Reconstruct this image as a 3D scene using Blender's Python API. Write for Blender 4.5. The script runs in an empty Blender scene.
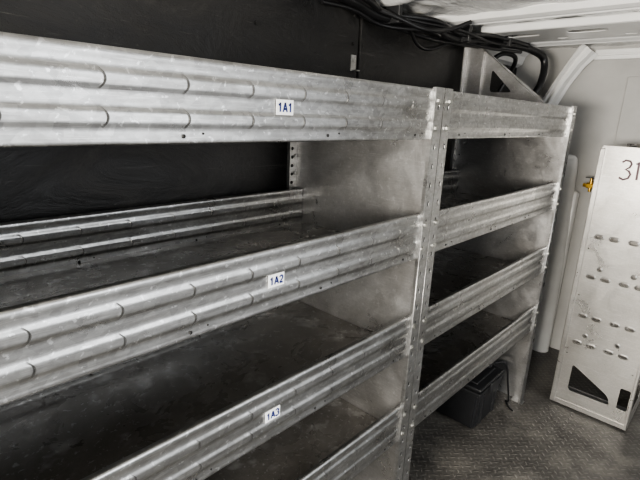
import bpy, bmesh, math, random
from mathutils import Vector, Matrix
random.seed(4)
H=1.436; D=0.65
COL=bpy.context.scene.collection

# ---------------------------------------------------------------- materials
def newmat(name):
    m=bpy.data.materials.new(name); m.use_nodes=True
    nt=m.node_tree; b=nt.nodes['Principled BSDF']
    return m,nt,b
def coords(nt,scale=(1,1,1),rot=(0,0,0)):
    tc=nt.nodes.new('ShaderNodeTexCoord'); mp=nt.nodes.new('ShaderNodeMapping')
    mp.inputs['Scale'].default_value=scale; mp.inputs['Rotation'].default_value=rot
    nt.links.new(tc.outputs['Object'],mp.inputs['Vector']); return mp.outputs['Vector']
def noise(nt,vec,scale,detail=6,rough=.6,dist=0):
    n=nt.nodes.new('ShaderNodeTexNoise'); n.inputs['Scale'].default_value=scale
    n.inputs['Detail'].default_value=detail; n.inputs['Roughness'].default_value=rough
    n.inputs['Distortion'].default_value=dist
    nt.links.new(vec,n.inputs['Vector']); return n.outputs['Fac']
def ramp(nt,fac,stops):
    r=nt.nodes.new('ShaderNodeValToRGB'); e=r.color_ramp.elements
    while len(e)<len(stops): e.new(.5)
    for i,(p,c) in enumerate(stops):
        e[i].position=p; e[i].color=(c,c,c,1) if isinstance(c,(int,float)) else (*c[:3],1)
    nt.links.new(fac,r.inputs['Fac']); return r.outputs['Color']
def mixc(nt,fac,a,b,mode='MIX'):
    m=nt.nodes.new('ShaderNodeMix'); m.data_type='RGBA'; m.blend_type=mode
    for s,v in ((m.inputs[0],fac),(m.inputs[6],a),(m.inputs[7],b)):
        if isinstance(v,bpy.types.NodeSocket): nt.links.new(v,s)
        elif isinstance(v,(int,float)): s.default_value=v
        else: s.default_value=(*v,1) if len(v)==3 else v
    return m.outputs[2]
def bump(nt,b,h,strength,dist=.002):
    n=nt.nodes.new('ShaderNodeBump'); n.inputs['Strength'].default_value=strength; n.inputs['Distance'].default_value=dist
    nt.links.new(h,n.inputs['Height']); nt.links.new(n.outputs['Normal'],b.inputs['Normal'])

def metal(name,lo,hi,r0,r1,tint=(1,1,1),spots=.75,bs=.25,metallic=1.0,blotch=5,stretch=(1.0,1.2,4),dark=.45,spangle=.18,bdist=.002,warmth=(1.0,.98,.95)):
    m,nt,b=newmat(name)
    v=coords(nt); vs=coords(nt,stretch)
    n1=noise(nt,vs,blotch,9,.65,.8); n2=noise(nt,v,130,4,.7)
    warm=tuple(t*w_ for t,w_ in zip(tint,warmth))
    c1=ramp(nt,n1,[(.30,tuple(lo*t for t in warm)),(.70,tuple(hi*t for t in tint))])
    vo=nt.nodes.new('ShaderNodeTexVoronoi'); vo.inputs['Scale'].default_value=70
    nt.links.new(coords(nt,(1,1,1.6)),vo.inputs['Vector'])
    bw=nt.nodes.new('ShaderNodeRGBToBW'); nt.links.new(vo.outputs['Color'],bw.inputs[0])
    c1=mixc(nt,1.0,c1,ramp(nt,bw.outputs[0],[(.2,1-spangle),(.8,1.0)]),'MULTIPLY')
    sp=noise(nt,v,75,4,.6,.5)
    spm=ramp(nt,sp,[(.61,0.0),(.66,spots)])
    c2=mixc(nt,spm,c1,(.86,.87,.88))
    dk=noise(nt,coords(nt,(1,1,1),(.4,.2,.9)),34,6,.7,.3)
    dkm=ramp(nt,dk,[(.63,0.0),(.74,dark)])
    c2=mixc(nt,dkm,c2,(.16,.155,.145))
    sc=noise(nt,coords(nt,(4,4,160)),3,3,.6,.2)
    c2=mixc(nt,ramp(nt,sc,[(.57,0.0),(.70,.4)]),c2,(.78,.78,.78))
    fine=ramp(nt,n2,[(.3,.85),(.7,1.0)])
    c3=mixc(nt,1.0,c2,fine,'MULTIPLY')
    nt.links.new(c3,b.inputs['Base Color'])
    b.inputs['Metallic'].default_value=metallic
    rr=ramp(nt,noise(nt,v,8,6,.6,.8),[(.32,r0),(.68,r1)])
    nt.links.new(rr,b.inputs['Roughness'])
    bump(nt,b,noise(nt,v,12,4,.5),bs,bdist)
    return m
def plain(name,col,rough=.5,metallic=0,var=.25,scale=12,bs=.1):
    m,nt,b=newmat(name); v=coords(nt)
    n=noise(nt,v,scale,5,.6)
    nt.links.new(ramp(nt,n,[(.3,tuple(c*(1-var) for c in col)),(.7,tuple(min(1,c*(1+var)) for c in col))]),b.inputs['Base Color'])
    b.inputs['Roughness'].default_value=rough; b.inputs['Metallic'].default_value=metallic
    bump(nt,b,n,bs,.002); return m

M_LIP=metal('galvanised_lip',.35,.57,.24,.37,(.985,.995,1),.6,.35,.96,5,(1,1,7),.4,.22)
M_PANEL=metal('aluminium_panel',.36,.66,.26,.42,(.985,.99,1),.3,.55,.88,2.4,(1,1,1.3),.35,.07,.004,(1.03,.985,.94))
M_POST=metal('aluminium_post',.44,.62,.25,.38,(.985,.995,1),.35,.2,.96)
M_DECK=metal('shelf_deck',.16,.32,.20,.38,(1,.96,.91),.4,.3,.58,4,(1,1,1),.35,.08)
M_CAB=metal('pale_sheet_metal',.46,.56,.26,.36,(1,.985,.955),.0,.25,.88,2.2,(1,1,1.5),.0,.03,.002)
M_DARK=plain('dark_slot',(.012,.012,.012),.6)
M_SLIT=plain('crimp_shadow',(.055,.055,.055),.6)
M_BOLT=plain('bolt_zinc',(.55,.55,.53),.3,1)
M_BLACK=plain('black_plastic',(.014,.0145,.016),.42,0,.3,20,.1)
M_RUB=plain('black_cable',(.010,.010,.011),.36)
M_WHITE=plain('painted_white_steel',(.82,.82,.81),.2,0,.06,6,.05)
M_BRASS=plain('brass',(.80,.50,.09),.25,1,.15)
M_STICK=plain('sticker_white',(.93,.94,.96),.45,0,.02)
M_INK=plain('sticker_ink',(.010,.022,.15),.5)
M_MARK=plain('marker_ink',(.05,.02,.028),.5)
M_ORANGE=plain('brown_cable',(.12,.045,.025),.5)

M_WALL,nt,b=newmat('black_wall_board')
v=coords(nt,(1,1,1.6)); n=noise(nt,v,3.2,9,.72,1.0)
c=ramp(nt,n,[(.38,(.006,.006,.0065)),(.58,(.014,.0135,.013)),(.72,(.045,.042,.040))])
n2=noise(nt,coords(nt,(1,1,1)),45,4,.7)
sp=ramp(nt,n2,[(.60,0.0),(.70,.5)])
c=mixc(nt,sp,c,(.05,.046,.043))
s1=noise(nt,coords(nt,(3,3,60),(0,.25,0)),2.5,3,.6,.3)
c=mixc(nt,ramp(nt,s1,[(.66,0.0),(.73,.5)]),c,(.08,.076,.072))
nt.links.new(c,b.inputs['Base Color'])
nt.links.new(ramp(nt,n,[(.3,.26),(.7,.55)]),b.inputs['Roughness'])
b.inputs['Specular IOR Level'].default_value=.42
bump(nt,b,n,.5,.015)
M_CEIL,nt,b=newmat('white_roof_skin')
v=coords(nt,(1,1.6,1)); n=noise(nt,v,4,5,.5,1.0)
nt.links.new(ramp(nt,n,[(.3,(.68,.68,.67)),(.6,(.84,.84,.83)),(.75,(.84,.81,.72))]),b.inputs['Base Color'])
b.inputs['Roughness'].default_value=.15; bump(nt,b,n,.8,.03)
M_END,nt,b=newmat('grey_end_wall')
v=coords(nt); n=noise(nt,v,4,6,.6)
nt.links.new(ramp(nt,n,[(.3,(.37,.365,.355)),(.7,(.46,.455,.44))]),b.inputs['Base Color'])
b.inputs['Roughness'].default_value=.5; bump(nt,b,noise(nt,v,60,3,.6),.15,.002)
M_RIGHT=plain('grey_trim_board',(.26,.26,.25),.5,0,.3,5)
M_FLOOR,nt,b=newmat('black_tread_rubber')
def mth(op,a,b_=None,c_=None):
    m=nt.nodes.new('ShaderNodeMath'); m.operation=op
    for i,v_ in enumerate((a,b_,c_)):
        if v_ is None: continue
        if isinstance(v_,(int,float)): m.inputs[i].default_value=v_
        else: nt.links.new(v_,m.inputs[i])
    return m.outputs[0]
v=coords(nt,(38,38,38),(0,0,math.radians(45)))
sx=nt.nodes.new('ShaderNodeSeparateXYZ'); nt.links.new(v,sx.inputs[0])
X,Y=sx.outputs[0],sx.outputs[1]
fx=mth('SUBTRACT',mth('FRACT',X),.5); fy=mth('SUBTRACT',mth('FRACT',Y),.5)
def ell(ax,ay):
    r=mth('ADD',mth('POWER',mth('DIVIDE',mth('ABSOLUTE',fx),ax),2.0),mth('POWER',mth('DIVIDE',mth('ABSOLUTE',fy),ay),2.0))
    return mth('MAXIMUM',mth('SUBTRACT',1.0,r),0.0)
par=mth('MODULO',mth('ADD',mth('FLOOR',X),mth('ADD',mth('FLOOR',Y),1000.0)),2.0)
e1=ell(.52,.17); e2=ell(.17,.52)
hgt=mth('ADD',mth('MULTIPLY',par,e1),mth('MULTIPLY',mth('SUBTRACT',1.0,par),e2))
n=noise(nt,coords(nt),5,9,.72,.6)
cc=ramp(nt,n,[(.32,(.038,.035,.032)),(.50,(.074,.069,.063)),(.68,(.14,.13,.115))])
n3=noise(nt,coords(nt,(1,1,1)),7,7,.7)
wear=ramp(nt,n3,[(.36,.05),(.62,.5)])
nt.links.new(mixc(nt,mth('MULTIPLY',mth('MINIMUM',hgt,1.0),wear),cc,(.21,.195,.175)),b.inputs['Base Color'])
b.inputs['Roughness'].default_value=.42
bump(nt,b,hgt,.7,.003)

# ---------------------------------------------------------------- mesh helpers
def mkobj(name,bm,mats,parent=None,smooth=False,loc=None):
    me=bpy.data.meshes.new(name); bmesh.ops.recalc_face_normals(bm,faces=bm.faces[:])
    bm.to_mesh(me); bm.free()
    for m in (mats if isinstance(mats,(list,tuple)) else [mats]): me.materials.append(m)
    if smooth:
        for p in me.polygons: p.use_smooth=True
        try: me.set_sharp_from_angle(angle=math.radians(40))
        except Exception: pass
    o=bpy.data.objects.new(name,me); COL.objects.link(o)
    if loc: o.location=loc
    if parent: o.parent=parent
    return o
def box(bm,x0,x1,y0,y1,z0,z1,mi=0,bev=0):
    r=bmesh.ops.create_cube(bm,size=1)
    for v in r['verts']:
        v.co=Vector(((x0+x1)/2+v.co.x*(x1-x0),(y0+y1)/2+v.co.y*(y1-y0),(z0+z1)/2+v.co.z*(z1-z0)))
    fs=set(f for v in r['verts'] for f in v.link_faces)
    for f in fs: f.material_index=mi
    if bev:
        es=list(set(e for f in fs for e in f.edges))
        rr=bmesh.ops.bevel(bm,geom=es,offset=bev,segments=2,affect='EDGES',profile=.5)
        for f in rr['faces']: f.material_index=mi
def cyl(bm,p,axis,r,h,seg=16,mi=0,r2=None):
    res=bmesh.ops.create_cone(bm,cap_ends=True,segments=seg,radius1=r,radius2=r if r2 is None else r2,depth=h)
    q=Vector((0,0,1)).rotation_difference(Vector(axis).normalized()).to_matrix().to_4x4()
    bmesh.ops.transform(bm,matrix=Matrix.Translation(p)@q,verts=res['verts'])
    for f in set(f for v in res['verts'] for f in v.link_faces): f.material_index=mi
def smoothpts(pts,sub):
    P=[Vector(p) for p in pts]; Q=[]
    if sub>1 and len(P)>2:
        E=[P[0]*2-P[1]]+P+[P[-1]*2-P[-2]]
        for i in range(1,len(E)-2):
            for k in range(sub):
                t=k/sub; a,b_,c_,d=E[i-1],E[i],E[i+1],E[i+2]
                Q.append(.5*((2*b_)+(c_-a)*t+(2*a-5*b_+4*c_-d)*t*t+(3*b_-a-3*c_+d)*t**3))
        Q.append(P[-1]); return Q
    return P
def tube(bm,pts,r,seg=10,mi=0,sub=8):
    Q=smoothpts(pts,sub)
    rings=[]; up=Vector((.123,.9,.31)).normalized()
    for i,q in enumerate(Q):
        tg=(Q[min(i+1,len(Q)-1)]-Q[max(i-1,0)]).normalized()
        u=up-tg*up.dot(tg)
        if u.length<1e-3: u=tg.orthogonal()
        u.normalize(); up=u; w=tg.cross(u)
        rr=r(i/(len(Q)-1)) if callable(r) else r
        rings.append([bm.verts.new(q+(u*math.cos(2*math.pi*k/seg)+w*math.sin(2*math.pi*k/seg))*rr) for k in range(seg)])
    for a,b_ in zip(rings,rings[1:]):
        for k in range(seg):
            f=bm.faces.new((a[k],a[(k+1)%seg],b_[(k+1)%seg],b_[k])); f.material_index=mi
    bm.faces.new(rings[0]).material_index=mi; bm.faces.new(rings[-1]).material_index=mi
def slot(cx,cy,w,h,n=5):
    r=min(w,h)/2; pts=[]
    for (sx_,sy_,a0) in ((1,1,0),(-1,1,90),(-1,-1,180),(1,-1,270)):
        for k in range(n):
            a=math.radians(a0+90*k/(n-1))
            pts.append((cx+sx_*(w/2-r)+r*math.cos(a),cy+sy_*(h/2-r)+r*math.sin(a)))
    return pts
def roundpoly(pts,r,n=5):
    out=[]
    for i,p in enumerate(pts):
        p=Vector(p); a=(Vector(pts[i-1])-p).normalized(); b_=(Vector(pts[(i+1)%len(pts)])-p).normalized()
        for k in range(n+1):
            t=k/n; out.append(tuple(((p+a*r)*(1-t)**2+p*2*t*(1-t)+(p+b_*r)*t*t)))
    return out
def plate(outer,holes,th,axis,pos):
    """flat sheet with real holes; axis 'X': 2D=(y,z); 'Y': 2D=(x,z); 'Z': 2D=(x,y)"""
    cu=bpy.data.curves.new('tmp','CURVE'); cu.dimensions='2D'; cu.fill_mode='BOTH'; cu.extrude=th/2
    for loop in [outer]+holes:
        s=cu.splines.new('POLY'); s.points.add(len(loop)-1)
        for p,(x,y) in zip(s.points,loop): p.co=(x,y,0,1)
        s.use_cyclic_u=True
    o=bpy.data.objects.new('tmp',cu); COL.objects.link(o)
    dg=bpy.context.evaluated_depsgraph_get()
    me=bpy.data.meshes.new_from_object(o.evaluated_get(dg))
    bm=bmesh.new(); bm.from_mesh(me)
    bmesh.ops.remove_doubles(bm,verts=bm.verts[:],dist=1e-6)
    for v in bm.verts:
        x,y,z=v.co
        v.co=(pos+z,x,y) if axis=='X' else ((x,pos+z,y) if axis=='Y' else (x,y,pos+z))
    bpy.data.objects.remove(o); bpy.data.curves.remove(cu); bpy.data.meshes.remove(me)
    return bm
def empty(name,loc,label,cat,group=None):
    o=bpy.data.objects.new(name,None); o.location=loc; COL.objects.link(o); o.empty_display_size=.1
    o['label']=label; o['category']=cat
    if group: o['group']=group
    return o
def tag(o,label,cat): o['label']=label; o['category']=cat
def adopt(child,parent):
    child.parent=parent; child.matrix_parent_inverse=Matrix.Translation(-Vector(parent.location)) if parent.parent is None else Matrix()
def ribbon(bm,pts,w,to3,mi=0):
    P=[Vector(p) for p in pts]; prev=None
    for i,p in enumerate(P):
        t=(P[min(i+1,len(P)-1)]-P[max(i-1,0)]).normalized(); n_=Vector((-t.y,t.x))*w
        a=bm.verts.new(to3(p.x+n_.x,p.y+n_.y)); c=bm.verts.new(to3(p.x-n_.x,p.y-n_.y))
        if prev: bm.faces.new((prev[0],prev[1],c,a)).material_index=mi
        prev=(a,c)
def arc(cx,cy,rx,ry,a0,a1,n=14): return [(cx+rx*math.cos(math.radians(a0+(a1-a0)*k/n)),cy+ry*math.sin(math.radians(a0+(a1-a0)*k/n))) for k in range(n+1)]
GL={'1':[[(.34,0),(.34,1.0)],[(.36,.93),(.24,.80),(.10,.72)]],
    'A':[[(.02,0),(.31,1.0)],[(.60,0),(.31,1.0)],[(.12,.32),(.50,.32)]],
    '2':[arc(.30,.70,.24,.25,165,-35)+[(.08,.06)],[(.04,.06),(.56,.06)]],
    '3':[arc(.27,.76,.25,.22,150,-80),arc(.28,.27,.28,.27,80,-150)]}
def glyphs(bm,text,h,w,to3,mi):
    adv=.76*h; tot=adv*len(text)-.16*h; x=-tot/2
    for ch in text:
        for s in GL[ch]: ribbon(bm,[(x+a*h,(c-.5)*h) for a,c in s],w,to3,mi)
        x+=adv

# ---------------------------------------------------------------- shelving
LH=.130
PROF=[(.016,0),(.026,0),(.0335,.0025),(.0485,.0025),(.056,0),(.077,0),(.0845,.0025),(.0995,.0025),(.107,0),(.119,0)]
BEADS=(.041,.092)
def prof_y(s):
    for (a,ya),(b_,yb_) in zip(PROF,PROF[1:]):
        if a<=s<=b_: return ya+(yb_-ya)*(s-a)/(b_-a)
    return 0
def lip_y(s,x,slits):
    d=min((x-q for q in slits),key=abs)
    m=1.0
    if 0<=d<.034: m=.88+.12*(d/.034)
    elif -.022<d<0: m=1.0+.2*(1+d/.022)
    return -prof_y(s)*m
def make_lip_mesh(length,off):
    bm=bmesh.new()
    slits=[off+.125*k for k in range(-1,12) if .02<off+.125*k<length-.02]
    prof=[(.010,.016),(.004,.016),(0,.013),(0,.003),(.002,.0),(.006,-.001),(.012,-.001)]
    ss=[(None,a,b_) for a,b_ in prof]
    for s in (.016,.022,.026,.028,.0315,.0335,.037,.041,.045,.0485,.0505,.054,.056,.061,.066,.072,.077,.079,.0825,.0845,.088,.092,.096,.0995,.1015,.105,.107,.113,.119): ss.append(('f',s,0))
    ss+= [(None,.122,0),(None,.127,-.0015),(None,LH,.001),(None,LH,.020)]
    xs=set(length*i/60 for i in range(61))
    for q in slits:
        for d in (-.030,-.022,-.015,-.009,-.005,-.002,-.0003,.0003,.004,.009,.015,.022,.034): xs.add(q+d)
    xs=sorted(x for x in xs if 0<=x<=length); nx=len(xs)-1
    grid=[]
    for x in xs:
        row=[]
        for k,a,b_ in ss:
            y=lip_y(a,x,slits) if k else b_
            dx=0
            if k:
                dq=min(abs(x-q) for q in slits)
                for cz in BEADS:
                    u=abs(a-cz)/.014
                    if u<1: dx=.009*(1-u*u)*max(0,1-dq/.03)
            row.append(bm.verts.new((min(max(x+dx,0),length),y,-a)))
        grid.append(row)
    for i in range(nx):
        for j in range(len(ss)-1): bm.faces.new((grid[i][j],grid[i+1][j],grid[i+1][j+1],grid[i][j+1]))
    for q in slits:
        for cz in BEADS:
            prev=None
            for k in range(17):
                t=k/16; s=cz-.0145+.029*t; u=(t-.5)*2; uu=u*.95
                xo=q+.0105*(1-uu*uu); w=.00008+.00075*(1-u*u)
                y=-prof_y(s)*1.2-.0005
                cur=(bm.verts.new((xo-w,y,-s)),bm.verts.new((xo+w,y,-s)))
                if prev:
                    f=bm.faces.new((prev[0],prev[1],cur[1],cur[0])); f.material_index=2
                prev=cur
    x=.12
    while x<length-.05:
        cyl(bm,(x,-.0010,-.1180),(0,1,0),.0032,.0014,12,1)
        cyl(bm,(x+.035,-.0010,-.114),(0,1,0),.0018,.0014,10,1)
        x+=.33
    me=bpy.data.meshes.new('lip'); bm.normal_update(); bm.to_mesh(me); bm.free()
    for m_ in (M_LIP,M_DARK,M_SLIT): me.materials.append(m_)
    for p in me.polygons: p.use_smooth=True
    return me

TOPS=[H+.0735,H-.262,H-.575,H-.884]
DEP=.56
def shelving(x0,x1,label,slit_off,raised,labels):
    U=empty('shelving_unit',((x0+x1)/2,DEP/2,0),label,'shelving unit','aluminium van shelving units')
    def add(o): 
        adopt(o,U); return o
    L=x1-x0-.008
    lipme=make_lip_mesh(L,slit_off)
    for side,xx in (('a',x0+.001),('b',x1-.001)):
        sgn=1 if side=='a' else -1
        top=TOPS[0]+.004
        if side=='b' and raised:
            outer=[(0,.0),(DEP,.0),(DEP+.02,H+.375),(DEP-.07,H+.36),(.16,top+.035),(.13,top),(0,top)]
            holes=[roundpoly([(DEP-.145,top+.058),(DEP-.145,H+.245),(.30,top+.058)],.02)]
        else:
            outer=[(0,0),(DEP,0),(DEP,top),(0,top)]; holes=[]
        for zt in TOPS:
            holes+= [slot(DEP-.06,zt-.17,.03,.008)] if zt<H-.2 else []
        bm=plate(outer,holes,.0024,'X',xx)
        if side=='b' and raised:
            pts=[(.15,top+.012),(DEP-.07,H+.36),(DEP+.02,H+.375)]
            for (ya,za),(yb,zb) in zip(pts,pts[1:]):
                vs=[bm.verts.new(c) for c in ((xx,ya,za),(xx,yb,zb),(xx-.030,yb,zb),(xx-.030,ya,za))]
                bm.faces.new(vs)
            box(bm,xx-.03,xx,DEP-.002,DEP,top,H+.37)
            box(bm,xx-.022,xx,DEP-.10,DEP-.098,top,H+.35)
        add(mkobj('end_panel',bm,M_PANEL))
        fx0,fx1=(xx,xx+.040) if sgn>0 else (xx-.040,xx)
        cx=(fx0+fx1)/2+sgn*.004
        hs=[]; z=.06
        while z<top-.03:
            hs.append(slot(cx,z,.0080,.016)); z+=.052
        bm=plate([(fx0,0),(fx1,0),(fx1,top),(fx0,top)],hs,.0022,'Y',-.0015)
        box(bm,cx-.007,cx+.007,.0000,.0006,.03,top-.02,1)  # dark strip added behind the slots, paints shade into the holes
        box(bm,fx1-.0012 if sgn>0 else fx0-.001,fx1+.001 if sgn>0 else fx0+.0012,-.001,.010,0,top)
        p=add(mkobj('post',bm,[M_POST,M_DARK]))
        rx0,rx1=(xx,xx+.045) if sgn>0 else (xx-.045,xx)
        hs=[]; z=.05
        while z<top-.03:
            hs.append(slot((rx0+rx1)/2,z,.014,.012)); z+=.03
        bm=plate([(rx0,0),(rx1,0),(rx1,top),(rx0,top)],hs,.002,'Y',DEP-.002)
        ed=rx1 if sgn>0 else rx0
        box(bm,ed-.001,ed+.001,DEP-.016,DEP-.002,0,top)
        for zt in TOPS[1:]:
            for dz in (.05,.11): cyl(bm,((rx0+rx1)/2+.012,DEP-.006,zt+dz),(0,1,0),.006,.006,6)
        add(mkobj('rear_upright',bm,M_POST))
        for zt in TOPS:
            for dz in (.03,.1):
                bm=bmesh.new(); cyl(bm,(cx+sgn*.004,-.0050,zt-dz),(0,1,0),.0066,.006,6); cyl(bm,(cx+sgn*.004,-.0032,zt-dz),(0,1,0),.0095,.0016,16)
                add(mkobj('bolt',bm,M_BOLT))
        bm=bmesh.new(); box(bm,min(fx0,fx1),max(fx0,fx1)+.0,-.012,.05,0,.004,0,.001); box(bm,fx0,fx1,-.004,-.0028,.0,.05)
        add(mkobj('foot_plate',bm,M_POST))
    for i,zt in enumerate(TOPS):
        lip=bpy.data.objects.new('front_lip',lipme); COL.objects.link(lip); lip.location=(x0+.004,.0075,zt)
        adopt(lip,U)
        bl=bpy.data.objects.new('rear_lip',lipme); COL.objects.link(bl); bl.location=(x0+.004,DEP-.04,zt-.002)
        adopt(bl,U)
        bm=bmesh.new(); zd=zt-LH+.004
        box(bm,x0+.004,x1-.004,.012,DEP-.02,zd,zd+.003)
        add(mkobj('shelf_deck',bm,M_DECK))
        if labels and i<3:
            bm=bmesh.new(); w,h=.0210,.0135
            box(bm,-w,w,-.0004,.0004,-h,h,0)
            glyphs(bm,labels[i][0],.0165,.00185,lambda u,v:(u,-.0009,v),1)
            st=mkobj('label_sticker',bm,[M_STICK,M_INK],None)
            st.parent=lip; st.location=(labels[i][1]-(x0+.004),-.0024,labels[i][2]-zt)
            st['label']='white sticker with dark characters %s'%labels[i][0]
    return U
XL0,XM,XR1=-.07,1.156,2.340
shelving(XL0,XM-.001,'worn galvanised shelving unit with white numbered stickers on its lips',.26-XL0-.004,False,
         [('1A1',.592,H+.0065),('1A2',.579,H-.328),('1A3',.576,H-.640)])
shelving(XM+.001,XR1,'worn galvanised shelving unit with raised sloping end panel',.09,True,None)

# ---------------------------------------------------------------- room shell
def struct(name,bm,m,smooth=False):
    o=mkobj(name,bm,m,smooth=smooth); o['kind']='structure'; return o
WY=.60; EX=3.10; CZ=1.865
bm=bmesh.new(); box(bm,-1.6,EX+.05,-1.5,WY+.05,-.05,0); struct('floor',bm,M_FLOOR)
bm=bmesh.new()
for a_,b_ in ((-1.6,1.510),(1.518,EX)): box(bm,a_,b_,WY,WY+.05,0,CZ+.05)
box(bm,1.50,1.53,WY+.012,WY+.05,0,CZ)
box(bm,1.522,1.560,WY-.003,WY,0,CZ,0,.001)
for x_ in (.53,1.00,1.48,1.541):
    for z_ in (1.56,1.70,1.80): cyl(bm,(x_,WY-.003,z_),(0,1,0),.006,.006,12)
struct('wall_left',bm,M_WALL)
bm=bmesh.new(); box(bm,EX,EX+.05,-1.5,WY+.05,0,CZ+.05)
box(bm,EX-.006,EX,-1.45,-.02,1.22,1.70,0,.003)
struct('wall_far',bm,M_END)
bm=bmesh.new(); box(bm,-1.6,-.6,-1.55,-1.5,0,CZ+.05); box(bm,2.45,EX+.05,-1.55,-1.5,0,CZ+.05); box(bm,-.6,2.45,-1.55,-1.5,1.78,CZ+.05)
struct('wall_right',bm,M_RIGHT)
bm=bmesh.new(); nx=240; ny=60
def cz_(x,y):
    z=CZ+.006*math.sin(x*26+y*8)*math.sin(y*21)
    for xb in (.62,1.6,2.38): z-= .014*max(0,1-abs((x-xb)/.05))**.6
    return z
g=[[bm.verts.new((-1.6+(EX+1.6)*i/nx,-1.5+(WY+1.5)*j/ny,cz_(-1.6+(EX+1.6)*i/nx,-1.5+(WY+1.5)*j/ny))) for j in range(ny+1)] for i in range(nx+1)]
for i in range(nx):
    for j in range(ny): bm.faces.new((g[i][j],g[i+1][j],g[i+1][j+1],g[i][j+1]))
struct('ceiling',bm,M_CEIL,True)
for k,xb in enumerate((.2,1.15,2.02,2.75)):
    bm=bmesh.new()
    pr=[(-.06,.02),(-.06,.0),(-.045,-.022),(-.02,-.03),(-.008,-.020),(.008,-.020),(.02,-.03),(.045,-.022),(.06,0),(.06,.02)]
    a=[bm.verts.new((xb+x,-1.5,CZ+z)) for x,z in pr]; c_=[bm.verts.new((xb+x,WY,CZ+z)) for x,z in pr]
    for i in range(len(pr)-1): bm.faces.new((a[i],a[i+1],c_[i+1],c_[i]))
    bm.faces.new(a); bm.faces.new(c_)
    struct('trim_%d'%(k+1),bm,M_WHITE)
bm=bmesh.new()
pr=[(WY,CZ-.10),(WY-.03,CZ-.085),(WY-.045,CZ-.04),(WY-.09,CZ)]
a=[bm.verts.new((2.42,y,z)) for y,z in pr]; c_=[bm.verts.new((EX,y,z)) for y,z in pr]
for i in range(3): bm.faces.new((a[i],a[i+1],c_[i+1],c_[i]))
struct('trim_5',bm,M_WHITE)
bm=bmesh.new()
Q=[Vector(p) for p in [(3.05,.47,1.34),(3.05,.42,1.45),(3.04,.36,1.56),(3.03,.30,1.68),(3.01,.235,1.78),(3.00,.18,1.85)]]
Wd=[.040,.034,.028,.026,.028,.034]
prev=None
for i,q in enumerate(Q):
    tg=(Q[min(i+1,len(Q)-1)]-Q[max(i-1,0)]).normalized(); n_=Vector((1,0,0)); s=tg.cross(n_).normalized()
    w=Wd[i]
    ring=[bm.verts.new(q+s*a_*w+Vector((b_,0,0))) for a_,b_ in ((-1.7,.05),(-1.2,.03),(-1.0,-.02),(-.5,-.03),(-.35,-.005),(.25,-.005),(.4,-.035),(.9,-.03),(1.1,.03),(1.9,.05))]
    if prev:
        for k in range(9): bm.faces.new((prev[k],prev[k+1],ring[k+1],ring[k]))
    prev=ring
struct('trim_6',bm,M_WHITE,False)
holes=[slot(2.36,y,.07,.16) for y in (.30,.02,-.26,-.54,-.82)]+[slot(2.50,y,.03,.05) for y in (.16,-.12,-.40)]
bm=plate(roundpoly([(2.24,-1.45),(2.56,-1.45),(2.56,.50),(2.24,.50)],.04),holes,.003,'Z',CZ-.034)
box(bm,2.24,2.243,-1.4,.45,CZ-.034,CZ); box(bm,2.557,2.56,-1.4,.45,CZ-.034,CZ)
struct('trim_7',bm,M_WHITE)
bm=bmesh.new(); box(bm,EX-.035,EX-.001,-1.45,.16,CZ-.075,CZ-.02,0,.006); box(bm,EX-.050,EX-.001,-1.45,.16,CZ-.055,CZ-.045,0,.002)
struct('trim_8',bm,M_WHITE)

bm=bmesh.new()
tube(bm,[(3.02,.145,0),(3.025,.15,.3),(3.03,.165,.8),(3.03,.18,1.15),(3.035,.188,1.22),(3.04,.195,1.26)],lambda t:.054 if t<.8 else .054*math.sqrt(max(.05,1-((t-.8)/.2)**2)),20)
box(bm,3.03,3.093,.10,.27,0,1.05,0,.02)
o=mkobj('corner_post',bm,M_WHITE,smooth=True); tag(o,'white moulded rounded post against the end wall','post')

# ---------------------------------------------------------------- sheet metal cabinet with holes
CX=2.457
C=empty('metal_cabinet',(CX+.25,-.27,0),'brushed grey sheet metal cabinet with slotted holes and marker digits','cabinet')
ya,yb=-.10,-.452
holes=[roundpoly([(-.172,.250),(-.172,.100),(-.365,.104),(-.345,.150)],.018)]
slots=[]
for z in (.925,.725,.52,.375):
    for y in (-.170,-.232,-.310,-.372): slots.append((y,z,.032,.013))
for z in (.77,.42): 
    for y in (-.20,-.34): slots.append((y,z,.014,.014))
holes+=[slot(*s) for s in slots]
for z in (.86,.62,.30): holes.append(slot(-.135,z,.008,.008)); holes.append(slot(-.425,z,.008,.008))
holes.append(roundpoly([(-.392,.105),(-.392,.215),(-.436,.215),(-.436,.105)],.008))
outer=[(ya,.012),(ya,1.33),(ya-.015,1.347),(yb+.0,1.347),(yb,.012)]
bm=plate(outer,holes,.002,'X',CX)
for (y,z,w,h) in slots:
    o1=slot(y,z,w+.012,h+.012); o2=slot(y,z,w+.001,h+.001)
    A=[bm.verts.new((CX-.0012,p,q)) for p,q in o1]; B=[bm.verts.new((CX-.0040,p,q)) for p,q in o2]
    for i in range(len(A)): 
        j=(i+1)%len(A)
        if (A[i].co-A[j].co).length>1e-6: bm.faces.new((A[i],A[j],B[j],B[i]))
box(bm,CX,CX+.03,ya-.001,ya+.001,.012,1.335)
box(bm,CX-.010,CX+.02,yb,ya-.012,1.345,1.348)
box(bm,CX-.014,CX,ya-.024,ya-.002,.012,1.335,0,.003); box(bm,CX-.010,CX,yb,yb+.012,.012,1.345,0,.002)
box(bm,CX-.006,CX,yb,ya,.010,.034)
f=mkobj('front_panel',bm,M_CAB); adopt(f,C)
bm=plate([(CX,.012),(CX+.55,.012),(CX+.55,1.347),(CX,1.347)],[roundpoly([(CX+.018,.10),(CX+.018,.28),(CX+.22,.20),(CX+.2,.10)],.012)],.002,'Y',yb)
f=mkobj('side_panel',bm,M_CAB); adopt(f,C)
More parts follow.
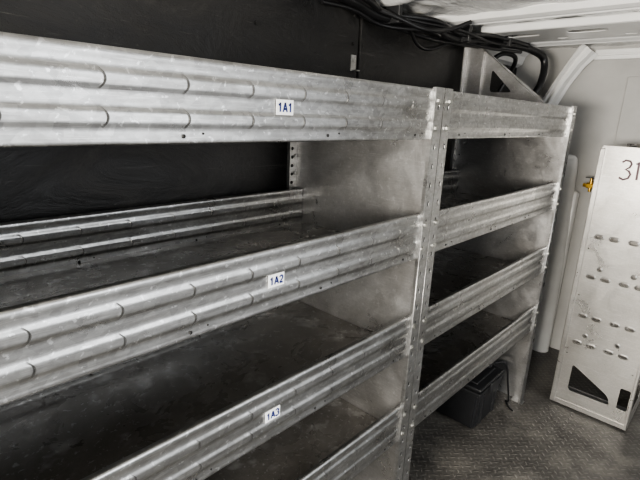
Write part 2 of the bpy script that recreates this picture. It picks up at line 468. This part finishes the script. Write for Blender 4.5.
bm=bmesh.new(); box(bm,CX+.014,CX+.016,yb+.004,ya-.004,.29,1.33)  # sheet added close behind the slots so their openings look less dark
f=mkobj('slot_backing',bm,M_DECK); adopt(f,C)
for z in (.30,.72,1.1):
    bm=bmesh.new(); box(bm,CX+.06,CX+.55,yb+.003,ya-.004,z,z+.004)
    f=mkobj('inner_shelf',bm,M_PANEL); adopt(f,C)
bm=bmesh.new(); box(bm,CX+.548,CX+.551,yb,ya,0,1.347)
f=mkobj('back_panel',bm,M_DECK); adopt(f,C)
bm=bmesh.new(); box(bm,CX+.06,CX+.063,yb+.003,ya-.003,0.0,.09)
f=mkobj('plinth',bm,M_PANEL); adopt(f,C)
bm=bmesh.new()
t3=lambda u,v:(CX-.0030,-u,v)
u0,v0=.216,1.246
ribbon(bm,[(u0-.018,v0+.034),(u0-.006,v0+.044),(u0+.012,v0+.042),(u0+.019,v0+.030),(u0+.014,v0+.014),(u0,v0+.004),(u0+.014,v0-.002),(u0+.022,v0-.016),(u0+.016,v0-.034),(u0-.002,v0-.042),(u0-.020,v0-.034)],.0046,t3)
ribbon(bm,[(.252,v0+.030),(.262,v0+.042),(.263,v0+.005),(.265,v0-.038)],.0046,t3)
ribbon(bm,[(.293,v0+.040),(.289,v0+.012),(.298,v0-.002),(.318,v0+.004)],.0046,t3)
f=mkobj('marker_writing',bm,M_MARK); adopt(f,C)

# ---------------------------------------------------------------- black tub on the floor
T=empty('storage_tub',(2.02,.2,0),'black plastic storage tub with lid under the lowest shelf','storage box')
bm=bmesh.new()
x0,x1,y0,y1,h=1.89,2.15,.06,.36,.225
bt=[(x0+.015,y0+.015),(x1-.015,y0+.015),(x1-.015,y1-.015),(x0+.015,y1-.015)]; tp=[(x0,y0),(x1,y0),(x1,y1),(x0,y1)]
A=[bm.verts.new((x,y,.001)) for x,y in bt]; B=[bm.verts.new((x,y,h)) for x,y in tp]
for i in range(4): bm.faces.new((A[i],A[(i+1)%4],B[(i+1)%4],B[i]))
bm.faces.new(A); bm.faces.new(B)
bmesh.ops.bevel(bm,geom=bm.edges[:],offset=.012,segments=3,affect='EDGES')
for xx in (x0+.06,x1-.06): box(bm,xx-.005,xx+.005,y0-.001,y0+.012,.03,h-.04)
box(bm,x0-.004,x1+.004,y0-.004,y1+.004,h-.03,h-.012,0,.003)
f=mkobj('tub_body',bm,M_BLACK); adopt(f,T)
bm=bmesh.new(); box(bm,x0-.006,x1+.006,y0-.006,y1+.006,h,h+.014,0,.006); box(bm,x0+.03,x1-.03,y0+.03,y1-.03,h+.012,h+.020,0,.004)
f=mkobj('tub_lid',bm,M_BLACK); adopt(f,T)
bm=bmesh.new(); box(bm,1.99,2.05,y0-.016,y0-.003,h-.05,h+.008,0,.003)
f=mkobj('latch',bm,M_BLACK); adopt(f,T)
bm=bmesh.new(); pts=[]
for k in range(26):
    a=k*.9; pts.append((2.09+.040*math.cos(a)+.015*random.random(),.15+.045*math.sin(a),h+.027+.0016*k+.004*random.random()))
tube(bm,pts,.0055,8,0,5)
tube(bm,[(2.10,.12,h+.035),(2.12,.11,h+.055),(2.14,.12,h+.05),(2.13,.16,h+.035)],.005,8,1)
tube(bm,[(2.13,.10,h+.04),(2.17,.06,h+.04),(2.20,.045,.15),(2.24,.04,.03),(2.26,.06,.008),(2.22,.03,.008),(2.20,.0,.008)],.005,8,0)
o=mkobj('power_cable',bm,[M_RUB,M_ORANGE],smooth=True); tag(o,'tangled black and brown cable lying on the tub','cable')

# ---------------------------------------------------------------- roof cable harness
def harness(name,paths,label):
    bm=bmesh.new()
    for pts,r in paths: tube(bm,pts,r,10)
    o=mkobj(name,bm,M_RUB,smooth=True); tag(o,label,'cable'); return o
base=[(1.30,.575,1.85),(1.43,.56,1.835),(1.575,.55,1.81),(1.79,.47,1.80),(2.0,.46,1.785),(2.27,.43,1.80),(2.58,.39,1.815),(2.74,.34,1.79),(2.775,.32,1.74),(2.73,.31,1.64),(2.70,.33,1.57)]
def off(pts,dy,dz,j=.012): return [(x+random.uniform(-j,j),y+dy+random.uniform(-j,j),z+dz+random.uniform(-j,j)) for x,y,z in pts]
harness('cable_harness',[(base,.019),(off(base[:8],.03,.01),.011),(off(base[:7],-.03,.012),.011),(off(base[1:6],.05,-.02),.010),(off(base[:7],.0,-.02,.02),.008),(off(base[:7],-.05,.0,.02),.006),
  ([(1.5,.56,1.84),(1.6,.48,1.80),(1.7,.42,1.77),(1.85,.40,1.79),(1.95,.36,1.83)],.009),
  ([(1.70,.50,1.80),(1.80,.52,1.74),(1.92,.53,1.73),(2.05,.50,1.77),(2.12,.47,1.80)],.008),
  ([(2.45,.57,1.60),(2.50,.52,1.72),(2.56,.47,1.78),(2.66,.44,1.77),(2.70,.47,1.70),(2.68,.52,1.58)],.012)],
  'bundle of black cables and hoses clipped along the roof edge')
h_=bpy.data.objects['cable_harness']
for x,y,z in ((1.62,.535,1.812),(2.05,.455,1.795),(2.4,.415,1.815)):
    bm=bmesh.new(); box(bm,x-.012,x+.012,y-.05,y+.06,z-.026,CZ+.01,0,.003)
    o=mkobj('cable_clip',bm,M_BLACK); o.parent=h_

bm=bmesh.new(); box(bm,1.47,1.50,WY-.003,WY,1.60,1.66); box(bm,1.475,1.495,WY-.03,WY,1.60,1.604); cyl(bm,(1.485,WY-.004,1.64),(0,1,0),.006,.004,12)
o=mkobj('wall_hook',bm,M_POST); tag(o,'small metal angle bracket screwed to the black wall board','bracket')

V=empty('gas_valve',(3.09,.03,1.1),'small brass valve fitting on the end wall','valve')
bm=bmesh.new(); cyl(bm,(3.03,.03,1.10),(1,0,0),.012,.13,16); cyl(bm,(2.98,.03,1.10),(0,1,0),.017,.04,6); cyl(bm,(2.98,.055,1.10),(0,1,0),.011,.025,16); cyl(bm,(2.98,.03,1.125),(0,0,1),.008,.035,12); cyl(bm,(2.98,.005,1.10),(0,1,0),.012,.03,16); cyl(bm,(2.98,.03,1.08),(0,0,1),.009,.03,12)
cyl(bm,(3.091,.03,1.10),(1,0,0),.024,.018,16)
f=mkobj('valve_body',bm,M_BRASS,smooth=True); adopt(f,V)
bm=bmesh.new(); box(bm,2.975,2.985,.005,.062,1.142,1.148,0,.002)
f=mkobj('valve_handle',bm,M_DARK); adopt(f,V)

# ---------------------------------------------------------------- light
w=bpy.data.worlds.new('sky'); bpy.context.scene.world=w; w.use_nodes=True
nt=w.node_tree; bg=nt.nodes['Background']; bg.inputs[1].default_value=1.7
tc=nt.nodes.new('ShaderNodeTexCoord'); sp_=nt.nodes.new('ShaderNodeSeparateXYZ'); nt.links.new(tc.outputs['Generated'],sp_.inputs[0])
mr=nt.nodes.new('ShaderNodeMapRange'); mr.inputs[1].default_value=-.35; mr.inputs[2].default_value=.5; nt.links.new(sp_.outputs[2],mr.inputs[0])
nt.links.new(ramp(nt,mr.outputs[0],[(.0,(.38,.375,.37)),(.32,(.47,.465,.46)),(.50,(.77,.785,.80)),(1.0,(.85,.92,.98))]),bg.inputs[0])
def area(loc,target,size,power,col=(1,1,1)):
    l=bpy.data.lights.new('area_lamp','AREA'); l.shape='RECTANGLE'; l.size=size[0]; l.size_y=size[1]; l.energy=power; l.color=col
    o=bpy.data.objects.new('area_lamp',l); COL.objects.link(o); o.location=loc
    o.rotation_euler=(Vector(target)-Vector(loc)).to_track_quat('-Z','Y').to_euler()
area((-1.9,-.55,1.28),(1.5,.3,1.27),(.9,.25),190,(1,.94,.84))  # added strip lamp, shaped to brighten the upper bay of the divider panel
area((1.2,-2.6,1.5),(1.4,.2,.8),(2.2,1.4),32,(.96,.98,1))
bpy.context.scene.view_settings.look='AgX - Medium High Contrast'

# ---------------------------------------------------------------- camera
cam=bpy.data.cameras.new('camera'); co=bpy.data.objects.new('camera',cam); COL.objects.link(co)
cam.sensor_width=36; cam.lens=36*460/640; cam.clip_start=.01
dX=Vector((.690,.164,-.705)).normalized(); up=Vector((.043,.963,.267)); up=(up-dX*up.dot(dX)).normalized(); dY=up.cross(dX)
R=Matrix((dX,dY,up))
co.matrix_world=Matrix.Translation((0,-D,H))@R.to_4x4()
bpy.context.scene.camera=co
